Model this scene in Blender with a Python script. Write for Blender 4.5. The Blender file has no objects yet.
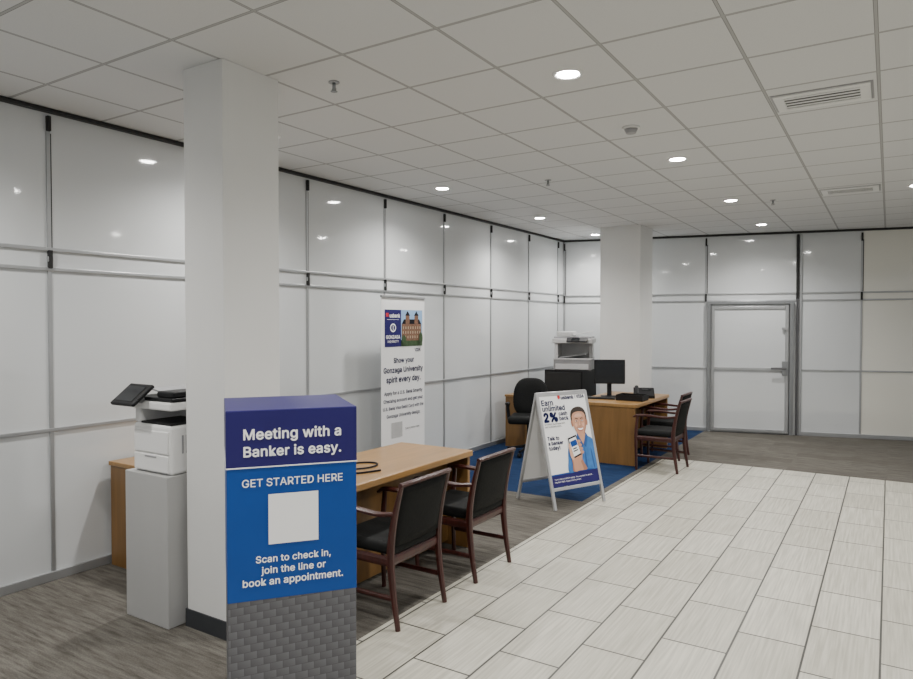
import bpy, bmesh, math
from math import sin, cos, radians, pi, atan2, sqrt
from mathutils import Vector, Matrix, Euler

S = bpy.context.scene
COL = S.collection
CAMH = 1.70; FPX = 685.0; YAW = radians(32.3); PITCH = radians(1.3)
CEIL = 3.105
TILE = 0.59

# typeface bundled with Blender itself; falls back to the built-in one
FONT = None
try:
    FONT = bpy.data.fonts.load(bpy.utils.system_resource('DATAFILES') + '/fonts/Inter.woff2')
except Exception as ex:
    FONT = None

# ------------------------------------------------------------------ materials
_m = {}
def mat(name, col, rough=0.5, metal=0.0, spec=0.5, var=0.06, scale=8.0, stretch=(1,1,1), bump=0.0, emit=None, estr=0.0, coat=0.0):
    if name in _m: return _m[name]
    m = bpy.data.materials.new(name); m.use_nodes = True
    nt = m.node_tree; b = nt.nodes['Principled BSDF']
    b.inputs['Roughness'].default_value = rough
    b.inputs['Metallic'].default_value = metal
    b.inputs['Specular IOR Level'].default_value = spec
    b.inputs['Coat Weight'].default_value = coat
    tc = nt.nodes.new('ShaderNodeTexCoord'); mp = nt.nodes.new('ShaderNodeMapping')
    mp.inputs['Scale'].default_value = stretch
    nz = nt.nodes.new('ShaderNodeTexNoise'); nz.inputs['Scale'].default_value = scale
    nz.inputs['Detail'].default_value = 4
    nt.links.new(tc.outputs['Object'], mp.inputs['Vector']); nt.links.new(mp.outputs[0], nz.inputs['Vector'])
    rp = nt.nodes.new('ShaderNodeValToRGB')
    rp.color_ramp.elements[0].position = 0.3; rp.color_ramp.elements[1].position = 0.7
    lo = [max(0, c*(1-var)) for c in col]; hi = [min(1, c*(1+var)) for c in col]
    rp.color_ramp.elements[0].color = (*lo, 1); rp.color_ramp.elements[1].color = (*hi, 1)
    nt.links.new(nz.outputs['Fac'], rp.inputs[0]); nt.links.new(rp.outputs[0], b.inputs['Base Color'])
    if bump:
        bp = nt.nodes.new('ShaderNodeBump'); bp.inputs['Strength'].default_value = bump; bp.inputs['Distance'].default_value = 0.01
        nt.links.new(nz.outputs['Fac'], bp.inputs['Height']); nt.links.new(bp.outputs[0], b.inputs['Normal'])
    if emit:
        b.inputs['Emission Color'].default_value = (*emit, 1); b.inputs['Emission Strength'].default_value = estr
    _m[name] = m
    return m

ALU = mat('aluminium', (0.40,0.41,0.42), 0.38, 0.6, var=0.04)
ALUD = mat('aluminium_frame', (0.27,0.28,0.29), 0.38, 0.7, var=0.04)
BLACK = mat('black_plastic', (0.008,0.008,0.009), 0.5, spec=0.25)
BLACKSAT = mat('black_metal', (0.02,0.02,0.02), 0.5, spec=0.3)
SCREEN = mat('screen_glass', (0.006,0.007,0.009), 0.12)
WHITEP = mat('white_plastic', (0.74,0.74,0.73), 0.35, var=0.02)
GREYP = mat('grey_plastic', (0.30,0.30,0.31), 0.4)
PED = mat('pedestal_grey', (0.40,0.40,0.395), 0.5, var=0.02, scale=3)
WALLP = mat('pillar_paint', (0.68,0.68,0.665), 0.7, var=0.015, scale=3)
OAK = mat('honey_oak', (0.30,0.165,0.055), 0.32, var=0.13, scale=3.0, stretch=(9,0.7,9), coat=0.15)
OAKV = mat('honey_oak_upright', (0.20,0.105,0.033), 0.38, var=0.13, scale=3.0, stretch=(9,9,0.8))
MAHOG = mat('mahogany', (0.040,0.009,0.007), 0.35, var=0.35, scale=5, stretch=(8,8,1), coat=0.1)
LEATHER = mat('black_leather', (0.008,0.0085,0.0085), 0.7, spec=0.15, var=0.15, scale=60, bump=0.15)
NAVY = mat('navy_print', (0.018,0.013,0.115), 0.4, var=0.03, spec=0.3)
BLUE = mat('blue_print', (0.005,0.058,0.275), 0.4, var=0.03, spec=0.3)
PWHITE = mat('print_white', (0.86,0.86,0.86), 0.5, var=0.01)
TWHITE = mat('lettering_white', (0.95,0.95,0.95), 0.5, var=0.0)
TNAVY = mat('lettering_navy', (0.006,0.009,0.055), 0.5, var=0.0, spec=0.1)
TDARK = mat('lettering_dark', (0.015,0.015,0.02), 0.5, var=0.0, spec=0.1)
TRED = mat('print_red', (0.55,0.02,0.03), 0.5)
SKIN = mat('print_skin', (0.56,0.29,0.185), 0.5)
SKINL = mat('print_skin_light', (0.68,0.40,0.28), 0.5)
SKIN2 = mat('print_skin_shade', (0.38,0.175,0.11), 0.5)
LIP = mat('print_lip', (0.36,0.12,0.09), 0.5)
HAIR = mat('print_hair', (0.030,0.019,0.013), 0.5, var=0.4, scale=80)
SHIRT = mat('print_shirt', (0.035,0.16,0.44), 0.5, var=0.2, scale=14)
SHIRTD = mat('print_shirt_shade', (0.016,0.08,0.26), 0.5)
SKYP = mat('print_sky', (0.28,0.45,0.70), 0.5)
BRICKP = mat('print_brick', (0.20,0.10,0.06), 0.5, var=0.4, scale=60)
GREENP = mat('print_green', (0.04,0.08,0.03), 0.5, var=0.4, scale=40)
STONEP = mat('print_stone', (0.50,0.40,0.28), 0.5)
BASEB = mat('dark_rubber', (0.03,0.033,0.038), 0.5)
LENS = mat('lamp_lens', (0.9,0.9,0.88), 0.4, var=0, emit=(1.0,0.98,0.94), estr=130)
CHROME = mat('brushed_steel', (0.6,0.6,0.6), 0.25, 0.9)
LG = mat('light_grey_plastic', (0.48,0.48,0.48), 0.4)

def nodes_mat(name):
    m = bpy.data.materials.new(name); m.use_nodes = True
    nt = m.node_tree
    tc = nt.nodes.new('ShaderNodeTexCoord')
    return m, nt, nt.nodes['Principled BSDF'], tc
def N(nt, t, **kw):
    n = nt.nodes.new(t)
    for k, v in kw.items(): setattr(n, k, v)
    return n
def mixc(nt, fac, a, b, mode='MIX'):
    n = nt.nodes.new('ShaderNodeMix'); n.data_type = 'RGBA'; n.blend_type = mode
    for inp, v in ((n.inputs[0], fac), (n.inputs[6], a), (n.inputs[7], b)):
        if isinstance(v, (int, float)): inp.default_value = v
        elif isinstance(v, tuple): inp.default_value = (*v, 1) if len(v) == 3 else v
        else: nt.links.new(v, inp)
    return n.outputs[2]
def math_n(nt, op, a, b=0.0):
    n = nt.nodes.new('ShaderNodeMath'); n.operation = op
    for inp, v in ((n.inputs[0], a), (n.inputs[1], b)):
        if isinstance(v, (int, float)): inp.default_value = v
        else: nt.links.new(v, inp)
    return n.outputs[0]

def panel_mat(name, col):
    m, nt, b, tc = nodes_mat(name)
    nz = N(nt, 'ShaderNodeTexNoise'); nz.inputs['Scale'].default_value = 0.8
    nt.links.new(tc.outputs['Object'], nz.inputs['Vector'])
    c = mixc(nt, nz.outputs['Fac'], tuple(x*0.95 for x in col), tuple(min(1,x*1.04) for x in col))
    nt.links.new(c, b.inputs['Base Color'])
    b.inputs['Roughness'].default_value = 0.05
    b.inputs['Specular IOR Level'].default_value = 0.85
    bp = N(nt, 'ShaderNodeBump'); bp.inputs['Strength'].default_value = 0.05; bp.inputs['Distance'].default_value = 0.02
    nz2 = N(nt, 'ShaderNodeTexNoise'); nz2.inputs['Scale'].default_value = 1.3
    nt.links.new(tc.outputs['Object'], nz2.inputs['Vector'])
    nt.links.new(nz2.outputs['Fac'], bp.inputs['Height']); nt.links.new(bp.outputs[0], b.inputs['Normal'])
    return m
PANEL = panel_mat('white_gloss_panel', (0.62,0.64,0.65))
PANELW = panel_mat('cream_lit_gloss_panel', (0.76,0.75,0.68))  # warm light from the right is put into this cream colour

def tile_mat():
    m, nt, b, tc = nodes_mat('floor_tile')
    mp = N(nt, 'ShaderNodeMapping'); mp.inputs['Rotation'].default_value = (0,0,pi/2)
    mp.inputs['Location'].default_value = (0.1, 0.02, 0)
    nt.links.new(tc.outputs['Object'], mp.inputs['Vector'])
    br = N(nt, 'ShaderNodeTexBrick'); br.offset = 0.5
    br.inputs['Scale'].default_value = 1.0
    br.inputs['Brick Width'].default_value = 0.60; br.inputs['Row Height'].default_value = 0.335
    br.inputs['Mortar Size'].default_value = 0.0055; br.inputs['Mortar Smooth'].default_value = 0.1
    br.inputs['Color1'].default_value = (0.475,0.455,0.385,1); br.inputs['Color2'].default_value = (0.56,0.54,0.465,1)
    br.inputs['Mortar'].default_value = (0.05,0.048,0.044,1)
    nt.links.new(mp.outputs[0], br.inputs['Vector'])
    mp2 = N(nt, 'ShaderNodeMapping'); mp2.inputs['Scale'].default_value = (75, 2.4, 1)
    nt.links.new(tc.outputs['Object'], mp2.inputs['Vector'])
    nz = N(nt, 'ShaderNodeTexNoise'); nz.inputs['Scale'].default_value = 1.0; nz.inputs['Detail'].default_value = 5
    nt.links.new(mp2.outputs[0], nz.inputs['Vector'])
    rp = N(nt, 'ShaderNodeValToRGB'); rp.color_ramp.elements[0].position = 0.36; rp.color_ramp.elements[1].position = 0.64
    rp.color_ramp.elements[0].color = (0.74,0.74,0.73,1); rp.color_ramp.elements[1].color = (1,1,1,1)
    nt.links.new(nz.outputs['Fac'], rp.inputs[0])
    c = mixc(nt, 1.0, br.outputs['Color'], rp.outputs[0], 'MULTIPLY')
    nt.links.new(c, b.inputs['Base Color'])
    b.inputs['Roughness'].default_value = 0.40
    bp = N(nt, 'ShaderNodeBump'); bp.inputs['Strength'].default_value = 0.3; bp.inputs['Distance'].default_value = 0.003; bp.invert = True
    nt.links.new(br.outputs['Fac'], bp.inputs['Height']); nt.links.new(bp.outputs[0], b.inputs['Normal'])
    return m
def carpet_mat(name, c1, c2, c3):
    m, nt, b, tc = nodes_mat(name)
    br = N(nt, 'ShaderNodeTexBrick'); br.offset = 0.37
    br.inputs['Scale'].default_value = 1.0
    br.inputs['Brick Width'].default_value = 1.0; br.inputs['Row Height'].default_value = 0.25
    br.inputs['Mortar Size'].default_value = 0.0
    br.inputs['Color1'].default_value = (*c1,1); br.inputs['Color2'].default_value = (*c2,1)
    nt.links.new(tc.outputs['Object'], br.inputs['Vector'])
    mp2 = N(nt, 'ShaderNodeMapping'); mp2.inputs['Scale'].default_value = (4.0, 38, 1)
    nt.links.new(tc.outputs['Object'], mp2.inputs['Vector'])
    nz = N(nt, 'ShaderNodeTexNoise'); nz.inputs['Scale'].default_value = 1.0; nz.inputs['Detail'].default_value = 6; nz.inputs['Roughness'].default_value = 0.65
    nt.links.new(mp2.outputs[0], nz.inputs['Vector'])
    rp = N(nt, 'ShaderNodeValToRGB'); rp.color_ramp.elements[0].position = 0.40; rp.color_ramp.elements[1].position = 0.66
    nt.links.new(nz.outputs['Fac'], rp.inputs[0])
    c = mixc(nt, rp.outputs[0], br.outputs['Color'], c3)
    nf = N(nt, 'ShaderNodeTexNoise'); nf.inputs['Scale'].default_value = 130
    nt.links.new(tc.outputs['Object'], nf.inputs['Vector'])
    g = N(nt, 'ShaderNodeValToRGB'); g.color_ramp.elements[0].position = 0.3; g.color_ramp.elements[1].position = 0.7
    g.color_ramp.elements[0].color = (0.80,0.80,0.80,1); g.color_ramp.elements[1].color = (1.15,1.15,1.15,1)
    nt.links.new(nf.outputs['Fac'], g.inputs[0])
    c = mixc(nt, 1.0, c, g.outputs[0], 'MULTIPLY')
    nt.links.new(c, b.inputs['Base Color'])
    b.inputs['Roughness'].default_value = 0.95; b.inputs['Specular IOR Level'].default_value = 0.1
    return m
def ceil_mat():
    m, nt, b, tc = nodes_mat('ceiling_tiles')
    sx = N(nt, 'ShaderNodeSeparateXYZ'); nt.links.new(tc.outputs['Object'], sx.inputs[0])
    def dist(out, c0):
        a = math_n(nt, 'SUBTRACT', out, c0 + TILE/2)
        a = math_n(nt, 'DIVIDE', a, TILE)
        a = math_n(nt, 'FRACT', a)
        a = math_n(nt, 'SUBTRACT', a, 0.5)
        a = math_n(nt, 'ABSOLUTE', a)
        return a
    dx = dist(sx.outputs[0], -1.545); dy = dist(sx.outputs[1], 3.615)
    mx = math_n(nt, 'MAXIMUM', dx, dy)
    tbar = math_n(nt, 'GREATER_THAN', mx, 0.5 - 0.0065/TILE)
    edge = math_n(nt, 'GREATER_THAN', mx, 0.5 - 0.0095/TILE)
    nz = N(nt, 'ShaderNodeTexNoise'); nz.inputs['Scale'].default_value = 180
    nt.links.new(tc.outputs['Object'], nz.inputs['Vector'])
    base = mixc(nt, nz.outputs['Fac'], (0.615,0.62,0.62), (0.715,0.72,0.72))
    c = mixc(nt, edge, base, (0.22,0.22,0.22))
    c = mixc(nt, tbar, c, (0.42,0.42,0.42))
    nt.links.new(c, b.inputs['Base Color']); b.inputs['Roughness'].default_value = 0.9
    b.inputs['Specular IOR Level'].default_value = 0.15
    return m
def weave_mat():
    m, nt, b, tc = nodes_mat('woven_grey_print')
    sx = N(nt, 'ShaderNodeSeparateXYZ'); nt.links.new(tc.outputs['Object'], sx.inputs[0])
    u = math_n(nt, 'ADD', sx.outputs[0], sx.outputs[1])
    cw, chh = 0.042, 0.026
    v0 = math_n(nt, 'ADD', sx.outputs[2], math_n(nt, 'MULTIPLY', u, -0.06))
    v = math_n(nt, 'DIVIDE', v0, chh)
    row = math_n(nt, 'FLOOR', v)
    uu = math_n(nt, 'ADD', math_n(nt, 'ADD', math_n(nt, 'DIVIDE', u, cw), math_n(nt, 'MULTIPLY', row, 0.5)), 100.0)
    fu = math_n(nt, 'FRACT', uu); fv = math_n(nt, 'FRACT', v)
    g = math_n(nt, 'ADD', math_n(nt, 'MULTIPLY', fu, 0.6), math_n(nt, 'MULTIPLY', fv, 0.4))
    c = mixc(nt, g, (0.060,0.060,0.067), (0.135,0.135,0.148))
    e1 = math_n(nt, 'GREATER_THAN', fu, 0.96); e2 = math_n(nt, 'GREATER_THAN', fv, 0.94)
    c = mixc(nt, math_n(nt, 'MAXIMUM', e1, e2), c, (0.055,0.055,0.062))
    nt.links.new(c, b.inputs['Base Color']); b.inputs['Roughness'].default_value = 0.5
    return m
TILEM = tile_mat()
CARPET = carpet_mat('carpet_grey', (0.112,0.104,0.091), (0.155,0.145,0.128), (0.074,0.067,0.058))
CARPETB = carpet_mat('carpet_blue', (0.010,0.027,0.078), (0.015,0.036,0.092), (0.007,0.018,0.05))
CEILM = ceil_mat(); WEAVE = weave_mat()

# ------------------------------------------------------------------ helpers
def link(o, parent=None):
    COL.objects.link(o)
    if parent: o.parent = parent
    return o
def mesh_obj(name, verts, faces, mats, parent=None, fm=None, smooth=False):
    me = bpy.data.meshes.new(name); me.from_pydata([tuple(v) for v in verts], [], faces)
    if not isinstance(mats, (list, tuple)): mats = [mats]
    for m in mats: me.materials.append(m)
    if fm:
        for p, i in zip(me.polygons, fm): p.material_index = i
    if smooth:
        for p in me.polygons: p.use_smooth = True
    me.update()
    return link(bpy.data.objects.new(name, me), parent)
def bm_obj(name, bm, m, parent=None, smooth=False):
    me = bpy.data.meshes.new(name); bm.to_mesh(me); bm.free()
    me.materials.append(m)
    if smooth:
        for p in me.polygons: p.use_smooth = True
    return link(bpy.data.objects.new(name, me), parent)
def box(name, size, loc, m, parent=None, bevel=0.0, rot=(0,0,0), seg=2, smooth=False):
    bm = bmesh.new(); bmesh.ops.create_cube(bm, size=1.0)
    for v in bm.verts: v.co = Vector((v.co.x*size[0], v.co.y*size[1], v.co.z*size[2]))
    if bevel: bmesh.ops.bevel(bm, geom=bm.edges[:], offset=bevel, segments=seg, affect='EDGES', profile=0.5)
    o = bm_obj(name, bm, m, parent, smooth); o.location = loc; o.rotation_euler = rot
    return o
def cyl(name, r, h, loc, m, parent=None, r2=None, rot=(0,0,0), seg=28, smooth=True, bevel=0):
    bm = bmesh.new()
    bmesh.ops.create_cone(bm, cap_ends=True, segments=seg, radius1=r, radius2=r if r2 is None else r2, depth=h)
    o = bm_obj(name, bm, m, parent, False)
    if smooth:
        for p in o.data.polygons: p.use_smooth = len(p.vertices) == 4
    o.location = loc; o.rotation_euler = rot
    return o
def sweep(name, pts, secs, m, parent=None, side=Vector((1,0,0))):
    """rectangular bar swept along pts; secs = (width along side, thickness) or list"""
    pts = [Vector(p) for p in pts]
    if len(pts) > 2:
        P = [pts[0]*2-pts[1]] + pts + [pts[-1]*2-pts[-2]]
        out = []; K = 4; idx = []
        for i in range(1, len(P)-2):
            for k in range(K):
                t = k/K
                a,b,c,d = P[i-1],P[i],P[i+1],P[i+2]
                out.append(0.5*((2*b)+(c-a)*t+(2*a-5*b+4*c-d)*t*t+(3*b-3*c+d-a)*t**3)); idx.append(i-1+t)
        out.append(pts[-1]); idx.append(len(pts)-1)
    else:
        out = pts; idx = [0, 1]
    if isinstance(secs, tuple): secs = [secs]*len(pts)
    V = []; Fc = []
    for i, p in enumerate(out):
        t = (out[min(i+1,len(out)-1)] - out[max(i-1,0)]).normalized()
        s = (side - t*side.dot(t)).normalized(); u = t.cross(s)
        k = min(int(idx[i]), len(secs)-2) if len(secs) > 1 else 0
        f = idx[i]-k
        w = secs[k][0]*(1-f)+secs[k+1][0]*f; h = secs[k][1]*(1-f)+secs[k+1][1]*f
        c = 0.28
        for a, b in ((-.5,-.5+c),(-.5+c,-.5),(.5-c,-.5),(.5,-.5+c),(.5,.5-c),(.5-c,.5),(-.5+c,.5),(-.5,.5-c)):
            V.append(p + s*a*w + u*b*h)
    n = 8
    for i in range(len(out)-1):
        for j in range(n):
            Fc.append((i*n+j, i*n+(j+1)%n, (i+1)*n+(j+1)%n, (i+1)*n+j))
    Fc.append(tuple(range(n))[::-1]); Fc.append(tuple((len(out)-1)*n+j for j in range(n)))
    o = mesh_obj(name, V, Fc, m, parent)
    bm = bmesh.new(); bm.from_mesh(o.data); bmesh.ops.recalc_face_normals(bm, faces=bm.faces); bm.to_mesh(o.data); bm.free()
    return o
def tube(name, pts, r, m, parent=None):
    cu = bpy.data.curves.new(name, 'CURVE'); cu.dimensions = '3D'; cu.bevel_depth = r; cu.bevel_resolution = 3
    sp = cu.splines.new('NURBS'); sp.points.add(len(pts)-1); sp.use_endpoint_u = True; sp.order_u = 4
    for q, p in zip(sp.points, pts): q.co = (*p, 1)
    tmp = bpy.data.objects.new('tmp', cu); COL.objects.link(tmp)
    bpy.context.view_layer.update()
    me = bpy.data.meshes.new_from_object(tmp.evaluated_get(bpy.context.evaluated_depsgraph_get()))
    bpy.data.objects.remove(tmp)
    me.materials.clear(); me.materials.append(m)
    for p in me.polygons: p.use_smooth = True
    return link(bpy.data.objects.new(name, me), parent)
def top(name, label, cat, loc=(0,0,0), rz=0.0, group=None):
    e = bpy.data.objects.new(name, None); e.empty_display_size = 0.1
    COL.objects.link(e); e.location = loc; e.rotation_euler = (0,0,rz)
    tag(e, label, cat, group)
    return e
def tag(e, label, cat, group=None):
    e['label'] = label; e['category'] = cat
    if group: e['group'] = group
def struct(o): o['kind'] = 'structure'; return o
def dup(root, loc, rz=None, label=None):
    def rec(o, par):
        c = o.copy(); COL.objects.link(c)
        if par: c.parent = par
        for ch in o.children: rec(ch, c)
        return c
    r = rec(root, None); r.location = loc
    if rz is not None: r.rotation_euler = (0,0,rz)
    if label: r['label'] = label
    return r
def text(s, cx, cz, width, m, parent, y=-0.003, bold=0.012, align='C', name='lettering', hscale=1.0):
    """flat lettering; heavier weights are made by overlaying shifted copies of the outlines"""
    cu = bpy.data.curves.new('t', 'FONT'); cu.body = s; cu.size = 1.0; cu.resolution_u = 3
    if FONT: cu.font = FONT
    if bold > 0.014: cu.space_character = 1.0 + bold*1.2
    tmp = bpy.data.objects.new('tmp', cu); COL.objects.link(tmp)
    bpy.context.view_layer.update()
    me = bpy.data.meshes.new_from_object(tmp.evaluated_get(bpy.context.evaluated_depsgraph_get()))
    bpy.data.objects.remove(tmp)
    base = [v.co.copy() for v in me.vertices]; polys = [tuple(p.vertices) for p in me.polygons]
    bpy.data.meshes.remove(me)
    xs = [v.x for v in base]; x0, x1 = min(xs)-bold, max(xs)+bold
    k = width/(x1-x0)
    off = {'C': (x0+x1)/2, 'L': x0, 'R': x1}[align]
    shifts = [(0,0)] if bold <= 0 else [(bold*cos(pi*i/4), bold*sin(pi*i/4)) for i in range(8)]
    V = []; Fc = []
    for si, (sx, sy) in enumerate(shifts):
        b = len(V)
        V += [((v.x+sx-off)*k, -0.00002*si, (v.y+sy-0.35)*k*hscale) for v in base]
        Fc += [tuple(b+i for i in p) for p in polys]
    o = mesh_obj(name, V, Fc, m, parent); o.location = (cx, y, cz)
    return o
def flat(name, shapes, parent, y=-0.002, step=0.0004):
    """printed picture: list of (pts2d, material) in the x-z plane facing -y"""
    V = []; Fc = []; mats = []; fm = []
    for i, (pts, m) in enumerate(shapes):
        if m not in mats: mats.append(m)
        b = len(V)
        a = sum(pts[j][0]*pts[(j+1)%len(pts)][1]-pts[(j+1)%len(pts)][0]*pts[j][1] for j in range(len(pts)))
        if a < 0: pts = pts[::-1]
        for p in pts: V.append((p[0], y-step*i, p[1]))
        Fc.append(tuple(range(b, b+len(pts)))); fm.append(mats.index(m))
    return mesh_obj(name, V, Fc, mats, parent, fm)
def ell(cx, cz, rx, rz, n=24, a0=0, a1=2*pi):
    full = abs(a1-a0) > 6.28
    return [(cx+rx*cos(a0+(a1-a0)*i/(n if full else n-1)), cz+rz*sin(a0+(a1-a0)*i/(n if full else n-1))) for i in range(n)]
def rect(x0, z0, x1, z1): return [(x0,z0),(x1,z0),(x1,z1),(x0,z1)]
def smooth_poly(pts, K=5):
    n = len(pts); out = []
    for i in range(n):
        a,b,c,d = [Vector(pts[(i+j-1)%n]) for j in range(4)]
        for k in range(K):
            t = k/K
            out.append(tuple(0.5*((2*b)+(c-a)*t+(2*a-5*b+4*c-d)*t*t+(3*b-3*c+d-a)*t**3)))
    return out

FW2 = Vector((-sin(YAW), cos(YAW))); RT2 = Vector((cos(YAW), sin(YAW)))
def along(u, A, t):
    d = FW2 + RT2*((u-456.5)/FPX)
    det = d.x*(-t.y) - d.y*(-t.x)
    return (d.x*A.y - d.y*A.x)/det
# ------------------------------------------------------------------ room
WX = -4.68
A = Vector((WX, 10.77)); FA = radians(13.4); TW = Vector((cos(FA), sin(FA)))
xs = [-4.9, -2.47, -2.40, 5.5]; ys = [-3.5, 6.15, 8.75, 13.2]
V = [(x, y, 0) for y in ys for x in xs]; Fc = []; fm = []
kinds = [[1,1,0],[2,1,0],[2,1,1]]
for j in range(3):
    for i in range(3):
        Fc.append((j*4+i, j*4+i+1, (j+1)*4+i+1, (j+1)*4+i)); fm.append(kinds[j][i])
fl = struct(mesh_obj('floor', V, Fc, [TILEM, CARPET, CARPETB], None, fm))
ce = struct(mesh_obj('ceiling', [(-4.9,-3.5,CEIL),(5.5,-3.5,CEIL),(5.5,13.2,CEIL),(-4.9,13.2,CEIL)], [(0,3,2,1)], CEILM))
wl = struct(box('wall_left', (0.1, 14.3, CEIL), (WX-0.05, 10.77-7.15+0.03, CEIL/2), PANEL))
Wf = Matrix.Translation((A.x, A.y, 0)) @ Matrix.Rotation(FA, 4, 'Z')
def onwall(o, x, y, z):
    o.matrix_world = Wf @ Matrix.Translation((x, y, z)); return o
s_split = along(862, A, TW)
w1 = box('wall_back', (s_split+0.1, 0.1, CEIL), (0,0,0), PANEL); onwall(struct(w1), (s_split-0.1)/2, 0.05, CEIL/2)
w2 = box('wall_end', (3.6, 0.1, CEIL), (0,0,0), PANELW); onwall(struct(w2), s_split+1.8, 0.05, CEIL/2)
tn = [0]
def trim(size, loc, m, wall):
    tn[0] += 1
    o = box('trim_%d' % tn[0], size, (0,0,0), m, None, min(size)*0.2)
    struct(o)
    if wall == 'L': o.location = loc
    else: onwall(o, *loc)
    return o
Y0, Y1 = -2.0, 10.75
YL = Y1-Y0
for z, h, d in ((0.03,0.06,0.02),(1.0,0.024,0.012),(2.06,0.024,0.014),(2.19,0.024,0.014)):
    trim((d, YL, h), (WX+d/2, (Y0+Y1)/2, z), ALU, 'L')
trim((0.05, YL, 0.025), (WX+0.025, (Y0+Y1)/2, CEIL-0.014), BLACKSAT, 'L')
seams = [2.386+1.18*k for k in range(-3, 8)]
seams[-1] = 10.55
for y in seams:
    trim((0.010, 0.026, 3.04), (WX+0.005, y, 1.54), ALU, 'L')
    trim((0.028, 0.026, 0.12), (WX+0.015, y, 2.125), BLACKSAT, 'L')
    trim((0.024, 0.034, 0.035), (WX+0.013, y, 2.125), ALU, 'L')
    trim((0.028, 0.026, 0.10), (WX+0.015, y, 3.01), BLACKSAT, 'L')
    trim((0.005, 0.007, 0.78), (WX+0.0035, y+0.0175, 2.56), BLACKSAT, 'L')
sd0 = along(707, A, TW); sd1 = along(793, A, TW); s861 = along(861, A, TW)
LW = s_split+3.4
for z, h, d in ((1.0,0.024,0.012),(0.03,0.06,0.02)):
    trim((sd0, d, h), (sd0/2, -d/2, z), ALU, 'B')
    trim((LW-sd1-0.1, d, h), (sd1+0.1+(LW-sd1-0.1)/2, -d/2, z), ALU, 'B')
for z in (2.06, 2.17):
    trim((LW, 0.014, 0.024), (LW/2, -0.007, z), ALU, 'B')
trim((LW, 0.05, 0.03), (LW/2, -0.026, CEIL-0.016), BLACKSAT, 'B')
for s, z0, z1 in ((0.03,0,3.06),(along(652,A,TW)-0.5,0,3.06),(sd0-0.02,2.17,3.06),(s861,0,3.06),(along(913,A,TW)+0.1,0,3.06),(s861+2.5,0,3.06)):
    trim((0.026, 0.010, z1-z0), (s, -0.005, (z0+z1)/2), ALU, 'B')
    trim((0.026, 0.028, 0.12), (s, -0.015, 2.115), BLACKSAT, 'B')
    trim((0.026, 0.028, 0.12), (s, -0.015, 2.99), BLACKSAT, 'B')
    trim((0.010, 0.006, 0.78), (s+0.019, -0.004, 2.56), BLACKSAT, 'B')
trim((0.038, 0.04, 0.98), (sd1+0.055, -0.021, 2.57), BLACKSAT, 'B')
trim((0.030, 0.04, 2.08), (sd1+0.055, -0.021, 1.04), mat('dark_post',(0.07,0.07,0.075),0.5), 'B')
trim((0.03, 0.03, 3.06), (sd1+0.10, -0.016, 1.53), ALU, 'B')
dw = sd1-sd0; dh = 2.03
def door_part(name, size, loc, m, parent, bevel=0.003):
    return box(name, size, loc, m, parent, bevel)
dr = top('door_1', 'x', 'door')
del dr['label']; del dr['category']; struct(dr)
dr.matrix_world = Wf @ Matrix.Translation(((sd0+sd1)/2, 0, 0))
door_part('door_frame', (0.055,0.07,dh+0.02), (-dw/2+0.025,-0.035,(dh+0.02)/2), ALUD, dr)
door_part('door_frame', (0.055,0.07,dh+0.02), (dw/2-0.025,-0.035,(dh+0.02)/2), ALUD, dr)
door_part('door_frame', (dw-0.1,0.07,0.05), (0,-0.035,dh), ALUD, dr)
leaf = door_part('door_leaf', (dw-0.12,0.03,dh-0.05), (0,-0.02,dh/2-0.01), PANEL, dr)
lw = dw-0.12
for x in (-lw/2+0.03, lw/2-0.03): door_part('door_stile', (0.045,0.045,dh-0.07), (x,-0.03,dh/2-0.01), ALU, dr)
for z in (0.05, 1.0, dh-0.08): door_part('door_rail', (lw-0.11,0.044,0.045), (0,-0.03,z), ALU, dr)
hd = door_part('door_handle', (0.08,0.014,0.22), (lw/2-0.055,-0.06,1.02), ALUD, dr, 0.004)
box('handle_lever', (0.22,0.02,0.032), (-0.09,-0.055,0.0), mat('dark_steel',(0.16,0.16,0.165),0.35,0.6), hd, 0.006)
cyl('handle_neck', 0.014, 0.05, (0,-0.03,0.0), CHROME, hd, rot=(pi/2,0,0))
door_part('door_sensor', (0.08,0.03,0.035), (lw/2-0.06,-0.068,1.63), GREYP, dr)

p1 = box('wall_pillar_near', (0.325, 0.395, CEIL), (-3.16, 2.62, CEIL/2), WALLP, None, 0.004); struct(p1)
p2 = box('wall_pillar_far', (0.59, 0.59, CEIL), (-3.285, 9.885, CEIL/2), WALLP, None, 0.004); struct(p2)
b1 = box('baseboard_pillar_near', (0.341, 0.411, 0.10), (-3.16, 2.62, 0.05), BASEB); struct(b1)
b2 = box('baseboard_pillar_far', (0.606, 0.606, 0.10), (-3.285, 9.885, 0.05), BASEB); struct(b2)
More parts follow.
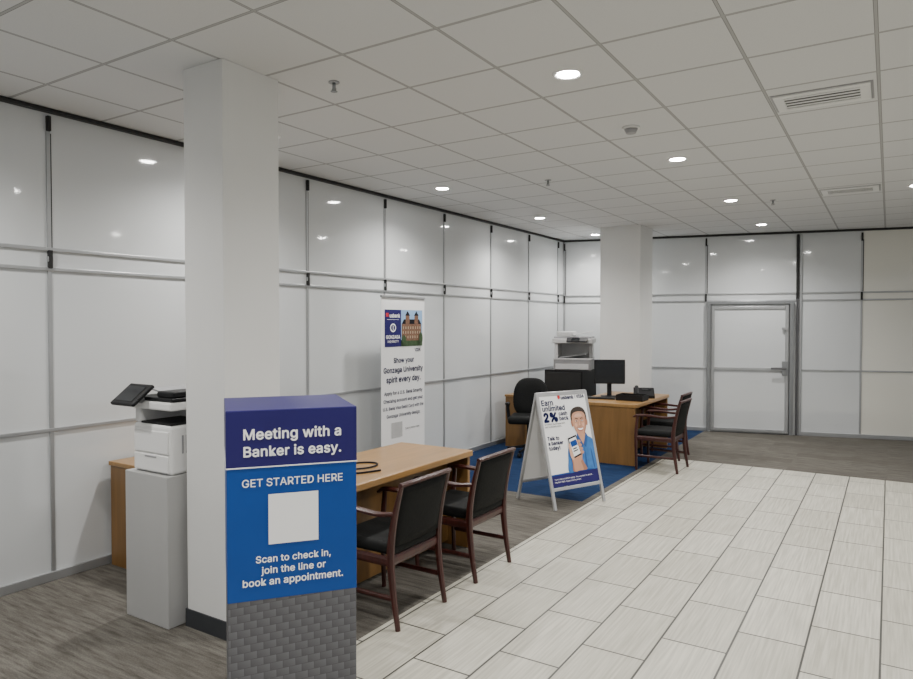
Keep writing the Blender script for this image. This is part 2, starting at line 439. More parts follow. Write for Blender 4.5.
# ------------------------------------------------------------------ ceiling fixtures
def spot(parent, energy):
    L = bpy.data.lights.new('lamp', 'SPOT'); L.energy = energy; L.spot_size = radians(150); L.spot_blend = 0.9
    L.shadow_soft_size = 0.06; L.color = (1.0, 0.975, 0.935)
    o = bpy.data.objects.new('lamp', L); COL.objects.link(o); o.parent = parent; o.location = (0,0,-0.03)
    return o
lights = [(-1.545,3.615),(-1.545,5.965),(-1.545,8.28),(-1.545,10.5),(-3.93,3.60),(-3.93,5.945),(-3.93,8.28),(-3.93,10.3),(0.22,8.38),
          (-1.545,1.25),(0.8,1.25),(0.8,-1.1),(-1.545,-1.1),(0.8,4.2),(-3.93,1.25),(0.8,6.2)]  # this row: unseen downlights out of view, added as fill light
first = None
for i, (x, y) in enumerate(lights):
    if first is None:
        e = top('ceiling_downlight', 'round recessed white downlight switched on in the ceiling', 'ceiling light', (x,y,CEIL), 0, 'recessed ceiling downlights')
        bm = bmesh.new()
        n = 36
        prof = [(0.088,0.0),(0.086,-0.006),(0.072,-0.008),(0.064,-0.002)]
        vs = [[bm.verts.new((r*cos(2*pi*k/n), r*sin(2*pi*k/n), z)) for k in range(n)] for r, z in prof]
        for a in range(3):
            for k in range(n): bm.faces.new((vs[a][k], vs[a][(k+1)%n], vs[a+1][(k+1)%n], vs[a+1][k]))
        bmesh.ops.recalc_face_normals(bm, faces=bm.faces)
        bm_obj('trim_ring', bm, WHITEP, e, True)
        cyl('lens', 0.060, 0.003, (0,0,-0.003), LENS, e)
        spot(e, 155)
        first = e
    else: dup(first, (x,y,CEIL))
def on_ceiling(u, v):
    F3 = Vector((-sin(YAW)*cos(PITCH), cos(YAW)*cos(PITCH), -sin(PITCH))); R3 = Vector((cos(YAW), sin(YAW), 0)); U3 = R3.cross(F3)
    d = F3*FPX + R3*(u-456.5) + U3*(339.5-v)
    k = (CEIL-CAMH)/d.z
    return Vector((d.x*k, d.y*k, CEIL))
sp = None
for (u, v) in ((334,82),(548,180),(773,200)):
    p = on_ceiling(u, v)
    if sp is None:
        sp = top('ceiling_sprinkler', 'small chrome fire sprinkler head hanging from the ceiling', 'sprinkler', p, 0, 'ceiling fire sprinklers')
        cyl('escutcheon', 0.032, 0.006, (0,0,-0.003), GREYP, sp)
        cyl('sprinkler_body', 0.010, 0.04, (0,0,-0.026), ALUD, sp)
        cyl('deflector', 0.020, 0.003, (0,0,-0.055), ALUD, sp)
        sweep('sprinkler_frame', [(0.008,0,-0.03),(0.016,0,-0.043),(0.004,0,-0.055)], (0.003,0.004), CHROME, sp, Vector((0,1,0)))
        sweep('sprinkler_frame', [(-0.008,0,-0.03),(-0.016,0,-0.043),(-0.004,0,-0.055)], (0.003,0.004), CHROME, sp, Vector((0,1,0)))
    else: dup(sp, p)
sd = top('smoke_detector', 'round grey smoke detector on the ceiling', 'smoke detector', on_ceiling(631,127))
cyl('detector_base', 0.06, 0.016, (0,0,-0.008), WHITEP, sd)
cyl('detector_head', 0.034, 0.03, (0,0,-0.031), GREYP, sd, r2=0.048)
VD = mat('vent_dark',(0.07,0.07,0.07),0.8)
def vent(name, c, sx, sy, label):
    e = top(name, label, 'air vent', c, 0, 'ceiling air vents')
    f = 0.055
    box('vent_flange', (sx+0.03, sy+0.03, 0.003), (0,0,-0.002), GREYP, e)
    box('vent_frame', (sx, f, 0.008), (0, sy/2-f/2, -0.007), WHITEP, e, 0.002)
    box('vent_frame', (sx, f, 0.008), (0, -sy/2+f/2, -0.007), WHITEP, e, 0.002)
    box('vent_frame', (f, sy-2*f, 0.008), (sx/2-f/2, 0, -0.007), WHITEP, e, 0.002)
    box('vent_frame', (f, sy-2*f, 0.008), (-sx/2+f/2, 0, -0.007), WHITEP, e, 0.002)
    box('vent_back', (sx-2*f, sy-2*f, 0.002), (0,0,-0.0045), VD, e)
    n = 4
    for k in range(n):
        y = -sy/2+f + (sy-2*f)*(k+0.5)/n
        box('vent_slat', (sx-2*f, 0.026, 0.002), (0, y, -0.0075), WHITEP, e)
    return e
vent('ceiling_vent', on_ceiling(822, 97), 0.52, 0.34, 'white slatted supply air grille in a ceiling tile')
vent('ceiling_vent', on_ceiling(850,190), 0.52, 0.34, 'white slatted supply air grille in a ceiling tile')

# ------------------------------------------------------------------ kiosk
kt = radians(51.7)
k = top('display_column', 'tall square cardboard check-in column, navy and blue above woven grey print', 'display stand', (-1.880,1.800,0), kt)
W = 0.430
box('column_base', (W, W, 0.775), (0,0,0.3875), WEAVE, k, 0.003)
ph = box('header_panel', (W+0.006, W+0.006, 0.192), (0,0,1.22+0.096), NAVY, k, 0.003)
pb = box('blue_panel', (W+0.003, W+0.003, 0.450), (0,0,0.995), BLUE, k, 0.003)
box('divider_strip', (W+0.008, W+0.008, 0.004), (0,0,1.2205), PWHITE, k)
yF = -W/2-0.003
text('Meeting with a', 0, 0.022, 0.325, TWHITE, ph, yF-0.002, 0.020)
text('Banker is easy.', 0, -0.036, 0.325, TWHITE, ph, yF-0.002, 0.020)
text('GET STARTED HERE', 0, 0.178, 0.335, TWHITE, pb, yF-0.001, 0.008)
flat('blank_square', [(rect(-0.083,-0.038,0.083,0.132), PWHITE)], pb, yF-0.001)
text('Scan to check in,', 0, -0.082, 0.25, TWHITE, pb, yF-0.001, 0.016)
text('join the line or', 0, -0.120, 0.215, TWHITE, pb, yF-0.001, 0.016)
text('book an appointment.', 0, -0.158, 0.335, TWHITE, pb, yF-0.001, 0.016)

# ------------------------------------------------------------------ desks
def desk(x0, x1, y0, y1, rec, label):
    cx, cy = (x0+x1)/2, (y0+y1)/2; w, l = x1-x0, y1-y0
    e = top('desk', label, 'desk', (cx,cy,0))
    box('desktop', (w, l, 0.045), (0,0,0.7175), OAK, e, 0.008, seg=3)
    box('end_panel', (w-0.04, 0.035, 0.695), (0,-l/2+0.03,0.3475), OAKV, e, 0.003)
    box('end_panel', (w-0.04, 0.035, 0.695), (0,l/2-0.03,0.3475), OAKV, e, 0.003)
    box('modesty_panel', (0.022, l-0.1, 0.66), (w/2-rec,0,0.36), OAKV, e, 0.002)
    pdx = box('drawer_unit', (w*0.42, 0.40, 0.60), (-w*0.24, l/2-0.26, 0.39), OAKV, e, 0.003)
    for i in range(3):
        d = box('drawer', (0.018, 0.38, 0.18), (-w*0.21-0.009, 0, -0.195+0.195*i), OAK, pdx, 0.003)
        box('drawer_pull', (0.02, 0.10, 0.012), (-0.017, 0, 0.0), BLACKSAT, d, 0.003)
    return e
desk(-3.35, -2.67, 2.86, 4.46, 0.21, 'honey oak desk with plain panels beside the white pillar')
desk(-3.35, -2.53, 8.0, 9.45, 0.31, 'honey oak desk holding a monitor on the blue carpet')
def credenza(x0,x1,y0,y1,h,label):
    e = top('credenza', label, 'cabinet', ((x0+x1)/2,(y0+y1)/2,0))
    w,l = x1-x0, y1-y0
    box('cabinet_body', (w-0.02,l-0.02,h-0.03),(0,0,(h-0.03)/2),OAKV,e,0.003)
    box('cabinet_top', (w,l,0.03),(0,0,h-0.015),OAK,e,0.005)
    for i in (-1,1):
        d = box('cabinet_door',(0.018,l/2-0.03,h-0.12),(w/2-0.004,i*l/4,h/2-0.02),OAK,e,0.003)
        box('door_pull',(0.02,0.012,0.1),(0.016,-i*(l/4-0.06),0.1),BLACKSAT,d,0.003)
    return e
credenza(-4.64,-4.0,2.75,3.45,0.735,'low oak cabinet against the white panelled wall')
credenza(-4.52,-4.20,8.4,9.15,0.72,'low oak cabinet against the panelled wall by the office chair')
c = tube('cable', [(-2.80,3.50,0.746),(-2.86,3.30,0.746),(-3.00,3.25,0.748),(-3.12,3.40,0.746),(-3.10,3.62,0.746),(-2.96,3.70,0.746),(-2.88,3.55,0.748),(-2.96,3.38,0.748),(-3.16,3.34,0.746),(-3.26,3.10,0.746)], 0.006, TDARK)
tag(c, 'thin dark cable lying coiled on the oak desk', 'cable')

# ------------------------------------------------------------------ guest chair
def guest_chair(loc, rz, label, group):
    e = top('guest_chair', label, 'chair', loc, rz, group)
    X = 0.235
    for s in (-1, 1):
        x = s*X
        sweep('leg', [(x,-0.255,0),(x,-0.220,0.22),(x,-0.205,0.42),(x,-0.232,0.62),(x,-0.285,0.82)], [(0.026,0.028),(0.030,0.038),(0.032,0.046),(0.030,0.036),(0.026,0.024)], MAHOG, e)
        sweep('leg', [(x,0.215,0),(x,0.222,0.40),(x,0.205,0.625)], [(0.026,0.026),(0.032,0.038),(0.028,0.030)], MAHOG, e)
        sweep('armrest', [(x,0.250,0.615),(x,0.205,0.638),(x,0.06,0.640),(x,-0.10,0.630),(x,-0.232,0.645)], [(0.052,0.020),(0.056,0.028),(0.050,0.028),(0.040,0.026),(0.028,0.026)], MAHOG, e)
        sweep('side_stretcher', [(x,-0.225,0.17),(x,0.215,0.17)], (0.018,0.028), MAHOG, e)
        sweep('seat_rail', [(x,-0.20,0.375),(x,0.22,0.375)], (0.022,0.055), MAHOG, e)
    sy = Vector((0,1,0))
    sweep('seat_rail', [(-X,0.215,0.375),(X,0.215,0.375)], (0.022,0.055), MAHOG, e, sy)
    sweep('seat_rail', [(-X,-0.20,0.375),(X,-0.20,0.375)], (0.022,0.055), MAHOG, e, sy)
    box('seat', (0.445,0.45,0.07), (0,0.010,0.435), LEATHER, e, 0.028, seg=4, smooth=True)
    bm = bmesh.new(); nx, nz = 10, 8; grid = {}
    for side, off in ((0,-0.018),(1,0.020)):
        for i in range(nx+1):
            for j in range(nz+1):
                a = i/nx*2-1; b = j/nz
                z = 0.455+b*0.345
                yc = -0.208-0.075*max(0,(z-0.44)/0.38)**1.4
                edge = (1-abs(a)**6)*(1-abs(2*b-1)**8)
                grid[side,i,j] = bm.verts.new((a*0.218, yc + off*(0.45+0.55*edge) - 0.012*(1-a*a), z))
    for side in (0,1):
        for i in range(nx):
            for j in range(nz):
                bm.faces.new((grid[side,i,j],grid[side,i+1,j],grid[side,i+1,j+1],grid[side,i,j+1]))
    for i in range(nx):
        for j in (0,nz): bm.faces.new((grid[0,i,j],grid[0,i+1,j],grid[1,i+1,j],grid[1,i,j]))
    for j in range(nz):
        for i in (0,nx): bm.faces.new((grid[0,i,j],grid[0,i,j+1],grid[1,i,j+1],grid[1,i,j]))
    bmesh.ops.recalc_face_normals(bm, faces=bm.faces)
    bm_obj('backrest', bm, LEATHER, e, True)
    sweep('top_rail', [(-X-0.012,-0.283,0.812),(-0.12,-0.296,0.818),(0.12,-0.296,0.818),(X+0.012,-0.283,0.812)], (0.030,0.026), MAHOG, e, sy)
    return e
g1 = 'guest chairs at the desks'
ch = guest_chair((-2.535,3.235,0), pi/2, 'dark mahogany armchair with black leather pulled up to the oak desk', g1)
dup(ch, (-2.53,4.07,0), pi/2)
dup(ch, (-2.265,8.09,0), radians(90), 'dark mahogany armchair with black leather on the blue carpet')
dup(ch, (-2.44,8.86,0), radians(90), 'dark mahogany armchair with black leather on the blue carpet')

# ------------------------------------------------------------------ office chair
oc = top('office_chair', 'black swivel office chair behind the oak desk', 'office chair', (-3.96,8.03,0), radians(200))
for i in range(5):
    a = 2*pi*i/5
    sweep('base_arm', [(0.03*cos(a),0.03*sin(a),0.11),(0.28*cos(a),0.28*sin(a),0.075)], [(0.05,0.035),(0.03,0.025)], BLACK, oc, Vector((-sin(a),cos(a),0)))
    cyl('caster', 0.028, 0.04, (0.28*cos(a),0.28*sin(a),0.029), BLACK, oc, rot=(pi/2,0,a))
cyl('gas_column', 0.028, 0.32, (0,0,0.26), BLACKSAT, oc)
box('seat', (0.50,0.48,0.10), (0,0.0,0.465), LEATHER, oc, 0.04, seg=5, smooth=True)
bm = bmesh.new()
rings = []
n = 40
for (sc, yy) in ((0.0,-0.045),(0.55,-0.045),(0.88,-0.038),(1.0,-0.015),(1.0,0.012),(0.9,0.034),(0.55,0.038),(0.0,0.034)):
    ring = []
    for q in range(n):
        a = 2*pi*q/n
        ca, sa_ = cos(a), sin(a)
        x = 0.235*math.copysign(abs(ca)**0.62, ca)*(1.0 if sa_ < 0 else 1-0.12*sa_); z = 0.26*math.copysign(abs(sa_)**0.72, sa_)
        ring.append(bm.verts.new((x*sc, yy + 0.35*(x*sc)**2, z*sc)))
    rings.append(ring)
for r in range(len(rings)-1):
    for q in range(n): bm.faces.new((rings[r][q], rings[r][(q+1)%n], rings[r+1][(q+1)%n], rings[r+1][q]))
bmesh.ops.remove_doubles(bm, verts=bm.verts[:], dist=0.0005)
bmesh.ops.recalc_face_normals(bm, faces=bm.faces)
o = bm_obj('backrest', bm, LEATHER, oc, True); o.location = (0,-0.245,0.72); o.rotation_euler = (radians(8),0,0)
sweep('back_bracket', [(0,-0.1,0.40),(0,-0.27,0.43),(0,-0.29,0.62)], (0.06,0.015), BLACK, oc)
for s in (-1,1):
    sweep('armrest', [(s*0.27,-0.08,0.43),(s*0.285,-0.05,0.60),(s*0.27,0.0,0.665),(s*0.27,0.16,0.67)], (0.045,0.025), BLACK, oc)

# ------------------------------------------------------------------ pedestal & printer
pe = box('pedestal', (0.395,0.48,0.85), (-3.563,2.57,0.425), PED, None, 0.004)
tag(pe, 'plain light grey square pedestal holding a printer beside the pillar', 'pedestal')
def printer(loc, rz, label, w, d, h):
    e = top('multifunction_printer', label, 'printer', loc, rz)
    fz = -d/2
    box('printer_body', (w, d, h*0.60), (0,0,h*0.30), WHITEP, e, 0.022, seg=4)
    dr_ = box('paper_tray', (w*0.90, 0.010, h*0.20), (0, fz-0.002, h*0.13), WHITEP, e, 0.004)
    box('tray_handle', (w*0.3, 0.005, 0.010), (0, -0.005, h*0.075), GREYP, dr_, 0.001)
    box('front_door', (w*0.90, 0.010, h*0.27), (0, fz-0.002, h*0.385), WHITEP, e, 0.005)
    for kx in range(9):
        box('side_louvre', (0.006, 0.010, h*0.22), (w/2+0.001, -d*0.32+kx*0.026, h*0.36), GREYP, e)
    box('column_back', (w, d*0.35, h*0.18), (0, d*0.325, h*0.69), WHITEP, e, 0.006)
    box('column_side', (w*0.16, d*0.62, h*0.18), (-w*0.42, -d*0.16, h*0.69), WHITEP, e, 0.006)
    box('output_tray', (w*0.8, d*0.62, 0.012), (w*0.08, -d*0.17, h*0.605), BLACK, e, 0.003)
    box('scanner_body', (w*1.04, d*1.02, h*0.10), (0, 0, h*0.82), WHITEP, e, 0.010)
    box('scanner_lid', (w*1.02, d*0.98, h*0.05), (0, 0.005, h*0.895), BLACK, e, 0.008)
    box('document_feeder', (w*0.42, d*0.9, h*0.08), (w*0.26, 0.0, h*0.955), BLACK, e, 0.012, seg=3)
    box('feeder_tray', (w*0.5, d*0.6, 0.010), (-w*0.16, 0.0, h*0.97), GREYP, e, 0.003, rot=(0,radians(9),0))
    a = box('display_panel', (0.22, 0.17, 0.022), (-w*0.38, fz-0.03, h*0.94), BLACK, e, 0.008, rot=(radians(38),0,0))
    box('display_screen', (0.17, 0.12, 0.002), (-0.01, 0, 0.0115), SCREEN, a, 0)
    box('display_bracket', (0.10, 0.06, 0.03), (-w*0.36, fz+0.02, h*0.87), GREYP, e, 0.004)
    return e
printer((-3.548,2.57,0.85), 0, 'white office printer with black scanner lid and tilted display', 0.35, 0.42, 0.47)
cb = box('filing_cabinet', (0.60,0.56,1.02), (-4.05,9.62,0.51), BLACK, None, 0.006)
tag(cb, 'black metal cabinet carrying a copier', 'cabinet')
box('drawer', (0.56,0.015,0.46), (0,-0.285,0.25), BLACKSAT, cb, 0.004)
box('drawer', (0.56,0.015,0.46), (0,-0.285,-0.23), BLACKSAT, cb, 0.004)
cp = top('copier', 'light grey office copier with open paper bay', 'copier', (-3.99,9.62,1.02), radians(14))
box('copier_base', (0.54,0.50,0.16), (0,0,0.08), mat('mid_grey_plastic',(0.22,0.22,0.225),0.45), cp, 0.012)
box('paper_drawer', (0.48,0.012,0.08), (0,-0.253,0.055), LG, cp, 0.003)
box('base_trim', (0.55,0.51,0.02), (0,0,0.165), LG, cp, 0.004)
box('side_column', (0.05,0.48,0.22), (-0.235,0,0.285), LG, cp, 0.006)
box('side_column', (0.05,0.20,0.22), (0.235,0.14,0.285), LG, cp, 0.006)
box('bay_back', (0.42,0.14,0.22), (0,0.16,0.285), LG, cp, 0.004)
box('output_slope', (0.38,0.30,0.012), (0,-0.06,0.21), GREYP, cp, 0.003, rot=(0,radians(-8),0))
box('scanner_body', (0.58,0.52,0.07), (0,0,0.43), LG, cp, 0.012)
box('scanner_lid', (0.54,0.46,0.03), (0,0.01,0.48), GREYP, cp, 0.006)
box('document_feeder', (0.24,0.40,0.08), (-0.12,0.01,0.53), LG, cp, 0.018, seg=3)
box('feeder_tray', (0.26,0.30,0.010), (0.13,0.01,0.545), WHITEP, cp, 0.003, rot=(0,radians(-12),0))
a = box('control_panel', (0.30,0.10,0.02), (0.08,-0.29,0.45), BLACK, cp, 0.004, rot=(radians(35),0,0))
box('control_screen', (0.12,0.07,0.002), (-0.02,0,0.011), SCREEN, a)

mo = top('computer_monitor', 'black flat computer monitor standing on the oak desk', 'monitor', (-3.12,8.72,0.74), radians(24))
box('monitor_base', (0.22,0.18,0.012), (0,0,0.006), BLACK, mo, 0.004)
sweep('monitor_stand', [(0,0.03,0.01),(0,0.04,0.15),(0,0.03,0.26)], (0.06,0.025), BLACK, mo)
ms = box('monitor_body', (0.40,0.03,0.32), (0,0,0.33), BLACK, mo, 0.008)
box('monitor_screen', (0.37,0.003,0.29), (0,-0.016,0.0), SCREEN, ms)
kb = top('keyboard', 'black computer keyboard on the oak desk', 'keyboard', (-3.13,8.40,0.74), radians(15))
box('keyboard_body', (0.38,0.14,0.018), (0,0,0.009), BLACK, kb, 0.004)
for r in range(4): box('key_row', (0.35,0.024,0.006), (0,-0.045+0.03*r,0.020), BLACKSAT, kb, 0.001)
phn = top('desk_phone', 'black office desk phone with handset', 'telephone', (-2.70,8.85,0.74), radians(20))
bm = bmesh.new()
vv = [bm.verts.new(c) for c in ((-.13,-.11,0),(.13,-.11,0),(.13,.11,0),(-.13,.11,0),(-.13,-.11,.035),(.13,-.11,.035),(.13,.11,.12),(-.13,.11,.12))]
for f in ((0,3,2,1),(4,5,6,7),(0,1,5,4),(1,2,6,5),(2,3,7,6),(3,0,4,7)): bm.faces.new([vv[i] for i in f])
bm_obj('phone_base', bm, BLACK, phn)
sweep('handset', [(-0.09,-0.10,0.055),(-0.09,-0.06,0.090),(-0.09,0.05,0.135),(-0.09,0.10,0.13)], [(0.05,0.035),(0.04,0.022),(0.04,0.022),(0.05,0.035)], BLACK, phn)
box('phone_display', (0.11,0.05,0.004), (0.03,0.05,0.100), SCREEN, phn, 0, rot=(radians(21),0,0))
pt = top('document_tray', 'black document tray lying on the oak desk', 'tray', (-2.73,8.46,0.74), 0)
box('tray_floor', (0.34,0.25,0.006), (0,0,0.003), BLACK, pt)
for s in (-1,1): box('tray_side', (0.006,0.25,0.07), (s*0.167,0,0.038), BLACK, pt)
box('tray_side', (0.33,0.006,0.07), (0,0.122,0.038), BLACK, pt)
box('tray_side', (0.33,0.006,0.07), (0,-0.122,0.038), BLACK, pt)

# ------------------------------------------------------------------ A-frame sign
SA = atan2(0.909, 0.417)
sg = top('a_frame_sign', 'aluminium A-frame sign, white poster of man in blue polo', 'sign', (-2.657,6.08,0), SA)
th = math.atan(0.275/1.05); SL = sqrt(1.05**2+0.275**2); SWd = 0.64
SALU = mat('sign_aluminium', (0.50,0.50,0.51), 0.38, 0.6, var=0.04)
def leanpart(name, size, x, zs, m, front, bevel=0.004):
    o = box(name, size, (0,0,0), m, sg, bevel)
    y = -0.275 if front else 0.275
    o.matrix_local = Matrix.Translation((0,y,0)) @ Matrix.Rotation(-th if front else th, 4, 'X') @ Matrix.Translation((x,0,zs))
    return o
for fr in (True, False):
    for s in (-1, 1): leanpart('leg', (0.03,0.022,SL-0.01), s*(SWd/2-0.015), SL/2+0.004, SALU, fr)
    leanpart('cross_bar', (SWd-0.06,0.020,0.03), 0, SL-0.02, SALU, fr)
    leanpart('cross_bar', (SWd-0.06,0.020,0.03), 0, 0.19, SALU, fr)
cyl('hinge', 0.012, SWd*0.96, (0,0,1.045), SALU, sg, rot=(0,pi/2,0))
leanpart('back_poster', (SWd-0.05,0.008,SL-0.24), 0, SL/2+0.085, PWHITE, False, 0)
po = leanpart('poster', (SWd-0.045,0.010,SL-0.225), 0, SL/2+0.100, PWHITE, True, 0)
PW, PH = SWd-0.045, SL-0.225
def X_(a): return (a-0.5)*PW
def Z_(b): return (0.5-b)*PH
def pp(pts): return [(X_(a), Z_(b)) for a, b in pts]
yP = -0.007
flat('poster_band', [(pp([(0,0.885),(1,0.87),(1,1),(0,1)]), NAVY), (pp([(0,0.872),(1,0.857),(1,0.87),(0,0.885)]), BLUE)], po, yP, 0.0003)
hx, hz = 0.765, 0.335
HX, HZ = X_(hx), Z_(hz)
HS, HT = 0.091, 0.122
def hp(pts, s=True):
    q = [(HX+x*HS, HZ+z*HT) for x, z in pts]
    return smooth_poly(q) if s else q
sh = [
 (smooth_poly(pp([(0.38,0.868),(0.40,0.74),(0.44,0.62),(0.53,0.545),(0.63,0.51),(0.70,0.487),(0.84,0.487),(0.91,0.507),(0.975,0.535),(0.997,0.575),(0.998,0.70),(0.998,0.857),(0.80,0.860),(0.6,0.864)])), SHIRT),
 (smooth_poly(pp([(0.92,0.85),(0.905,0.72),(0.915,0.63),(0.935,0.72),(0.945,0.85)])), SHIRTD),
 (smooth_poly(pp([(0.74,0.84),(0.77,0.70),(0.78,0.61),(0.79,0.70),(0.785,0.84)])), SHIRTD),
 (pp([(0.69,0.40),(0.84,0.40),(0.865,0.49),(0.775,0.60),(0.67,0.49)]), SKIN2),
 (pp([(0.70,0.46),(0.83,0.46),(0.85,0.495),(0.775,0.58),(0.685,0.495)]), SKIN),
 (pp([(0.65,0.500),(0.68,0.460),(0.775,0.595),(0.725,0.625)]), SHIRTD),
 (pp([(0.895,0.500),(0.86,0.460),(0.775,0.595),(0.82,0.625)]), SHIRTD),
 (hp([(-1.02,-0.15),(-1.12,0.30),(-1.05,0.72),(-0.75,1.02),(-0.25,1.16),(0.30,1.18),(0.80,1.02),(1.08,0.68),(1.12,0.28),(1.02,-0.15),(0.5,0.0),(-0.5,0.0)]), HAIR),
 (hp([(-1.14,0.10),(-1.16,-0.15),(-1.05,-0.36),(-0.90,-0.25),(-0.92,0.10)]), SKIN2), (hp([(1.14,0.10),(1.16,-0.15),(1.05,-0.36),(0.90,-0.25),(0.92,0.10)]), SKIN2),
 (hp([(0,-1.06),(0.34,-1.0),(0.62,-0.78),(0.84,-0.45),(0.95,-0.08),(0.97,0.25),(0.88,0.55),(0.62,0.74),(0.20,0.80),(-0.30,0.78),(-0.72,0.68),(-0.92,0.48),(-0.97,0.20),(-0.95,-0.08),(-0.84,-0.45),(-0.62,-0.78),(-0.34,-1.0)]), SKIN),
 (hp([(0.97,0.20),(0.95,-0.08),(0.84,-0.45),(0.62,-0.78),(0.34,-1.0),(0.50,-0.70),(0.70,-0.30),(0.80,0.05),(0.86,0.40)]), SKIN2),
 (hp([(-0.62,0.42),(-0.30,0.62),(0.20,0.64),(0.52,0.45),(0.2,0.38),(-0.3,0.38)]), SKINL),
 (hp([(-0.66,-0.12),(-0.45,-0.10),(-0.32,-0.25),(-0.48,-0.42),(-0.66,-0.32)]), SKINL),
 (hp([(0.62,-0.12),(0.42,-0.10),(0.30,-0.25),(0.46,-0.42),(0.62,-0.32)]), SKINL),
 (hp([(-0.56,0.06),(-0.38,0.14),(-0.20,0.05),(-0.38,-0.01)]), SKIN2), (hp([(0.56,0.06),(0.38,0.14),(0.20,0.05),(0.38,-0.01)]), SKIN2),
 (hp([(-0.52,0.06),(-0.38,0.11),(-0.24,0.05),(-0.38,0.01)]), TWHITE), (hp([(0.52,0.06),(0.38,0.11),(0.24,0.05),(0.38,0.01)]), TWHITE),
 (ell(HX-0.38*HS, HZ+0.06*HT, 0.0062, 0.007, 12), HAIR), (ell(HX+0.38*HS, HZ+0.06*HT, 0.0062, 0.007, 12), HAIR),
 (hp([(-0.64,0.20),(-0.42,0.30),(-0.16,0.24),(-0.18,0.19),(-0.42,0.235)]), HAIR), (hp([(0.64,0.20),(0.42,0.30),(0.16,0.24),(0.18,0.19),(0.42,0.235)]), HAIR),
 (hp([(-0.05,0.10),(0.05,0.10),(0.10,-0.14),(0.18,-0.28),(0.0,-0.36),(-0.18,-0.28),(-0.06,-0.14)]), SKINL),
 (hp([(0.02,0.10),(0.07,0.08),(0.12,-0.14),(0.20,-0.28),(0.06,-0.35),(0.09,-0.22)]), SKIN2),
 (hp([(-0.18,-0.29),(0.0,-0.33),(0.18,-0.29),(0.10,-0.38),(-0.10,-0.38)]), SKIN2),
 (hp([(-0.46,-0.46),(-0.2,-0.47),(0,-0.49),(0.2,-0.47),(0.46,-0.46),(0.30,-0.68),(0,-0.76),(-0.30,-0.68)]), LIP),
 (hp([(-0.38,-0.50),(0,-0.53),(0.38,-0.50),(0.24,-0.63),(0,-0.67),(-0.24,-0.63)]), TWHITE),
 (smooth_poly(pp([(0.47,0.866),(0.475,0.79),(0.49,0.72),(0.66,0.72),(0.72,0.79),(0.76,0.86),(0.62,0.864)])), SKIN2),
 (smooth_poly(pp([(0.50,0.866),(0.495,0.79),(0.51,0.72),(0.62,0.72),(0.66,0.79),(0.68,0.86),(0.60,0.864)])), SKIN),
 (smooth_poly(pp([(0.47,0.70),(0.47,0.62),(0.55,0.58),(0.66,0.59),(0.71,0.66),(0.68,0.75),(0.58,0.78),(0.50,0.76)])), SKIN),
 (pp([(0.455,0.505),(0.64,0.475),(0.70,0.695),(0.515,0.73)]), TDARK),
 (pp([(0.475,0.52),(0.63,0.495),(0.68,0.68),(0.525,0.71)]), PWHITE),
 (pp([(0.49,0.545),(0.625,0.525),(0.642,0.585),(0.508,0.605)]), BLUE),
 (pp([(0.525,0.622),(0.61,0.61),(0.613,0.622),(0.528,0.634)]), TDARK),
 (pp([(0.53,0.647),(0.63,0.633),(0.633,0.645),(0.533,0.659)]), TDARK),
]
for i in range(4):
    b = 0.535+0.040*i; da = 0.012*i
    sh.append((smooth_poly(pp([(0.632+da,b+0.006),(0.66+da,b-0.003),(0.70+da,b+0.002),(0.715+da,b+0.016),(0.70+da,b+0.030),(0.65+da,b+0.030),(0.634+da,b+0.022)])), SKIN))
    sh.append((pp([(0.645+da,b+0.030),(0.70+da,b+0.031),(0.70+da,b+0.0345),(0.648+da,b+0.034)]), SKIN2))
sh.append((smooth_poly(pp([(0.455,0.70),(0.445,0.62),(0.452,0.575),(0.472,0.562),(0.49,0.595),(0.508,0.67),(0.525,0.73),(0.485,0.74)])), SKINL))
flat('printed_portrait', sh, po, yP-0.0006, 0.00015)
def ptxt(s, a, b, w, m, bold=0.012, align='L', hs=1.0): text(s, X_(a), Z_(b), w*PW, m, po, yP-0.0006, bold, align, hscale=hs)
ptxt('usbank', 0.46, 0.045, 0.27, TNAVY, 0.030)
ptxt('VISA', 0.79, 0.045, 0.17, TNAVY, 0.034)
flat('logo_shield', [(pp([(0.39,0.026),(0.445,0.026),(0.445,0.055),(0.4175,0.072),(0.39,0.055)]), TRED)], po, yP-0.0006)
flat('logo_divider', [(pp([(0.758,0.025),(0.763,0.025),(0.763,0.07),(0.758,0.07)]), TDARK)], po, yP-0.0006)
ptxt('Earn', 0.04, 0.088, 0.24, TNAVY, 0.024)
ptxt('unlimited', 0.04, 0.152, 0.47, TNAVY, 0.024)
ptxt('2%', 0.04, 0.242, 0.29, TNAVY, 0.05)
ptxt('cash', 0.36, 0.218, 0.18, TNAVY, 0.024)
ptxt('back', 0.36, 0.270, 0.19, TNAVY, 0.024)
ptxt('on every purchase with', 0.04, 0.328, 0.42, TDARK, 0)
ptxt('our business card.', 0.04, 0.356, 0.34, TDARK, 0)
ptxt('Talk to', 0.05, 0.480, 0.24, TNAVY, 0.030)
ptxt('a banker', 0.05, 0.532, 0.31, TNAVY, 0.030)
ptxt('today!', 0.05, 0.584, 0.23, TNAVY, 0.030)
ptxt('Terms and conditions apply. Ask a banker for details.', 0.06, 0.92, 0.8, TWHITE, 0)
ptxt('Member FDIC. Equal housing lender.', 0.06, 0.95, 0.55, TWHITE, 0)

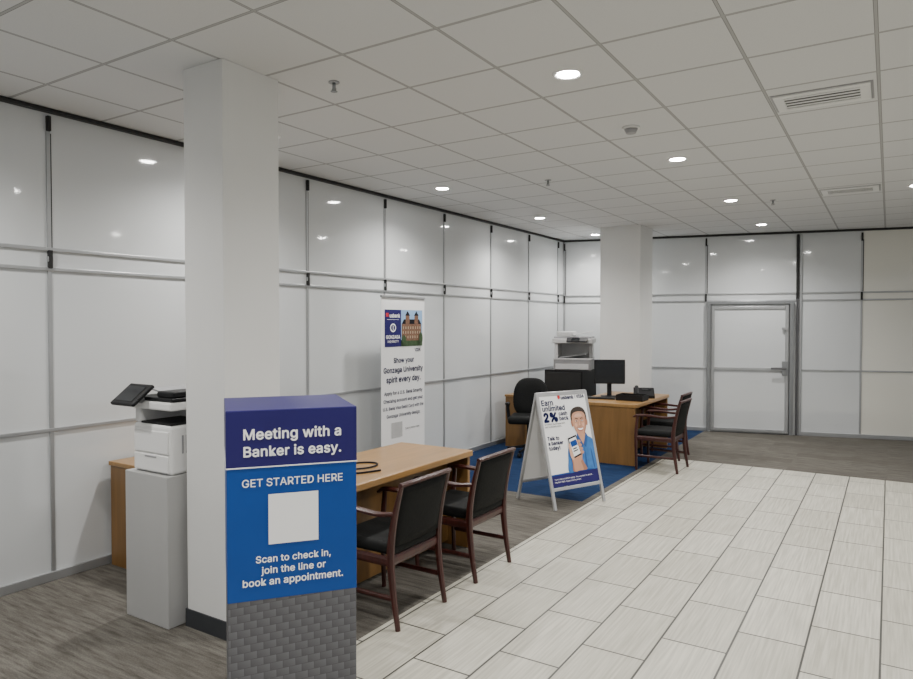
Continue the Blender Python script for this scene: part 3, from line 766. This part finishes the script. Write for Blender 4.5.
# ------------------------------------------------------------------ roll-up banner
bn = top('roll_up_banner', 'tall white roll-up banner with a campus photograph and navy logo block', 'banner stand', (-4.40,5.90,0), pi/2)
BW = 0.78
box('banner_base', (BW+0.04,0.16,0.08), (0,0,0.04), ALU, bn, 0.012)
box('top_rail', (BW,0.025,0.025), (0,0,1.985), ALU, bn, 0.004)
cyl('support_pole', 0.01, 1.92, (0,0.03,1.03), ALU, bn)
bs = box('banner_sheet', (BW-0.01,0.004,1.90), (0,0,1.03), PWHITE, bn)
def BZ(z): return z-1.03
yb = -0.004
flat('logo_block', [(rect(-0.33,BZ(1.46),-0.05,BZ(1.85)), NAVY), (rect(-0.31,BZ(1.775),-0.265,BZ(1.815)), TRED)], bs, yb)
pic = [(rect(-0.05,BZ(1.46),0.34,BZ(1.85)), SKYP), (rect(-0.05,BZ(1.46),0.34,BZ(1.53)), GREENP),
       (rect(-0.04,BZ(1.52),0.32,BZ(1.70)), BRICKP),
       ([( -0.04,BZ(1.70)),(0.32,BZ(1.70)),(0.28,BZ(1.75)),(0.0,BZ(1.75))], TDARK),
       (rect(0.03,BZ(1.52),0.10,BZ(1.79)), BRICKP), ([(0.02,BZ(1.79)),(0.11,BZ(1.79)),(0.065,BZ(1.84))], TDARK),
       (rect(0.19,BZ(1.52),0.26,BZ(1.79)), BRICKP), ([(0.18,BZ(1.79)),(0.27,BZ(1.79)),(0.225,BZ(1.84))], TDARK)]
for r in range(3):
    for c_ in range(8):
        x = -0.025+c_*0.043; z = 1.545+0.05*r
        pic.append((rect(x,BZ(z),x+0.015,BZ(z+0.028)), STONEP))
pic.append((ell(-0.01,BZ(1.53),0.04,0.05,16), GREENP)); pic.append((ell(0.30,BZ(1.54),0.035,0.07,16), GREENP))
flat('campus_photograph', pic, bs, yb, 0.0003)
text('usbank', -0.16, BZ(1.795), 0.18, TWHITE, bs, yb-0.002, 0.03)
flat('logo_rule', [(rect(-0.29,BZ(1.745),-0.09,BZ(1.748)), TWHITE)], bs, yb-0.001)
text('GONZAGA', -0.19, BZ(1.57), 0.24, TWHITE, bs, yb-0.002, 0.025)
text('UNIVERSITY', -0.19, BZ(1.52), 0.19, TWHITE, bs, yb-0.002, 0.01)
flat('logo_emblem', [(ell(-0.19,BZ(1.66),0.050,0.045,20), TWHITE),(ell(-0.19,BZ(1.66),0.036,0.032,20), NAVY),(rect(-0.195,BZ(1.635),-0.185,BZ(1.685)), TWHITE)], bs, yb-0.001)
text('VISA', 0.25, BZ(1.425), 0.11, TNAVY, bs, yb, 0.03)
for s, z, w in (('Show your',1.325,0.36),('Gonzaga University',1.225,0.70),('spirit every day.',1.125,0.61)):
    text(s, 0, BZ(z), w, TNAVY, bs, yb, 0.026)
for s, z, w in (('Apply for a U.S. Bank Smartly',0.98,0.68),('Checking account and get your',0.90,0.70),('U.S. Bank Visa Debit Card with the',0.82,0.72),('Gonzaga University design.',0.74,0.60)):
    text(s, 0, BZ(z), w, TNAVY, bs, yb, 0.018)
flat('blank_square', [(rect(-0.22,BZ(0.50),-0.03,BZ(0.66)), LG)], bs, yb)
text('Scan to learn more', 0.15, BZ(0.58), 0.26, TDARK, bs, yb, 0.0)

# ------------------------------------------------------------------ world, camera
wd = bpy.data.worlds.new('world'); S.world = wd; wd.use_nodes = True
bg = wd.node_tree.nodes['Background']; bg.inputs[0].default_value = (0.97,0.985,1.0,1); bg.inputs[1].default_value = 0.54

cam = bpy.data.cameras.new('camera'); co = bpy.data.objects.new('camera', cam); COL.objects.link(co)
cam.sensor_fit = 'HORIZONTAL'; cam.sensor_width = 36.0; cam.lens = 36.0*FPX/913.0
cam.clip_start = 0.05; cam.clip_end = 100
co.location = (0,0,CAMH); co.rotation_euler = (pi/2-PITCH, 0, YAW)
S.camera = co
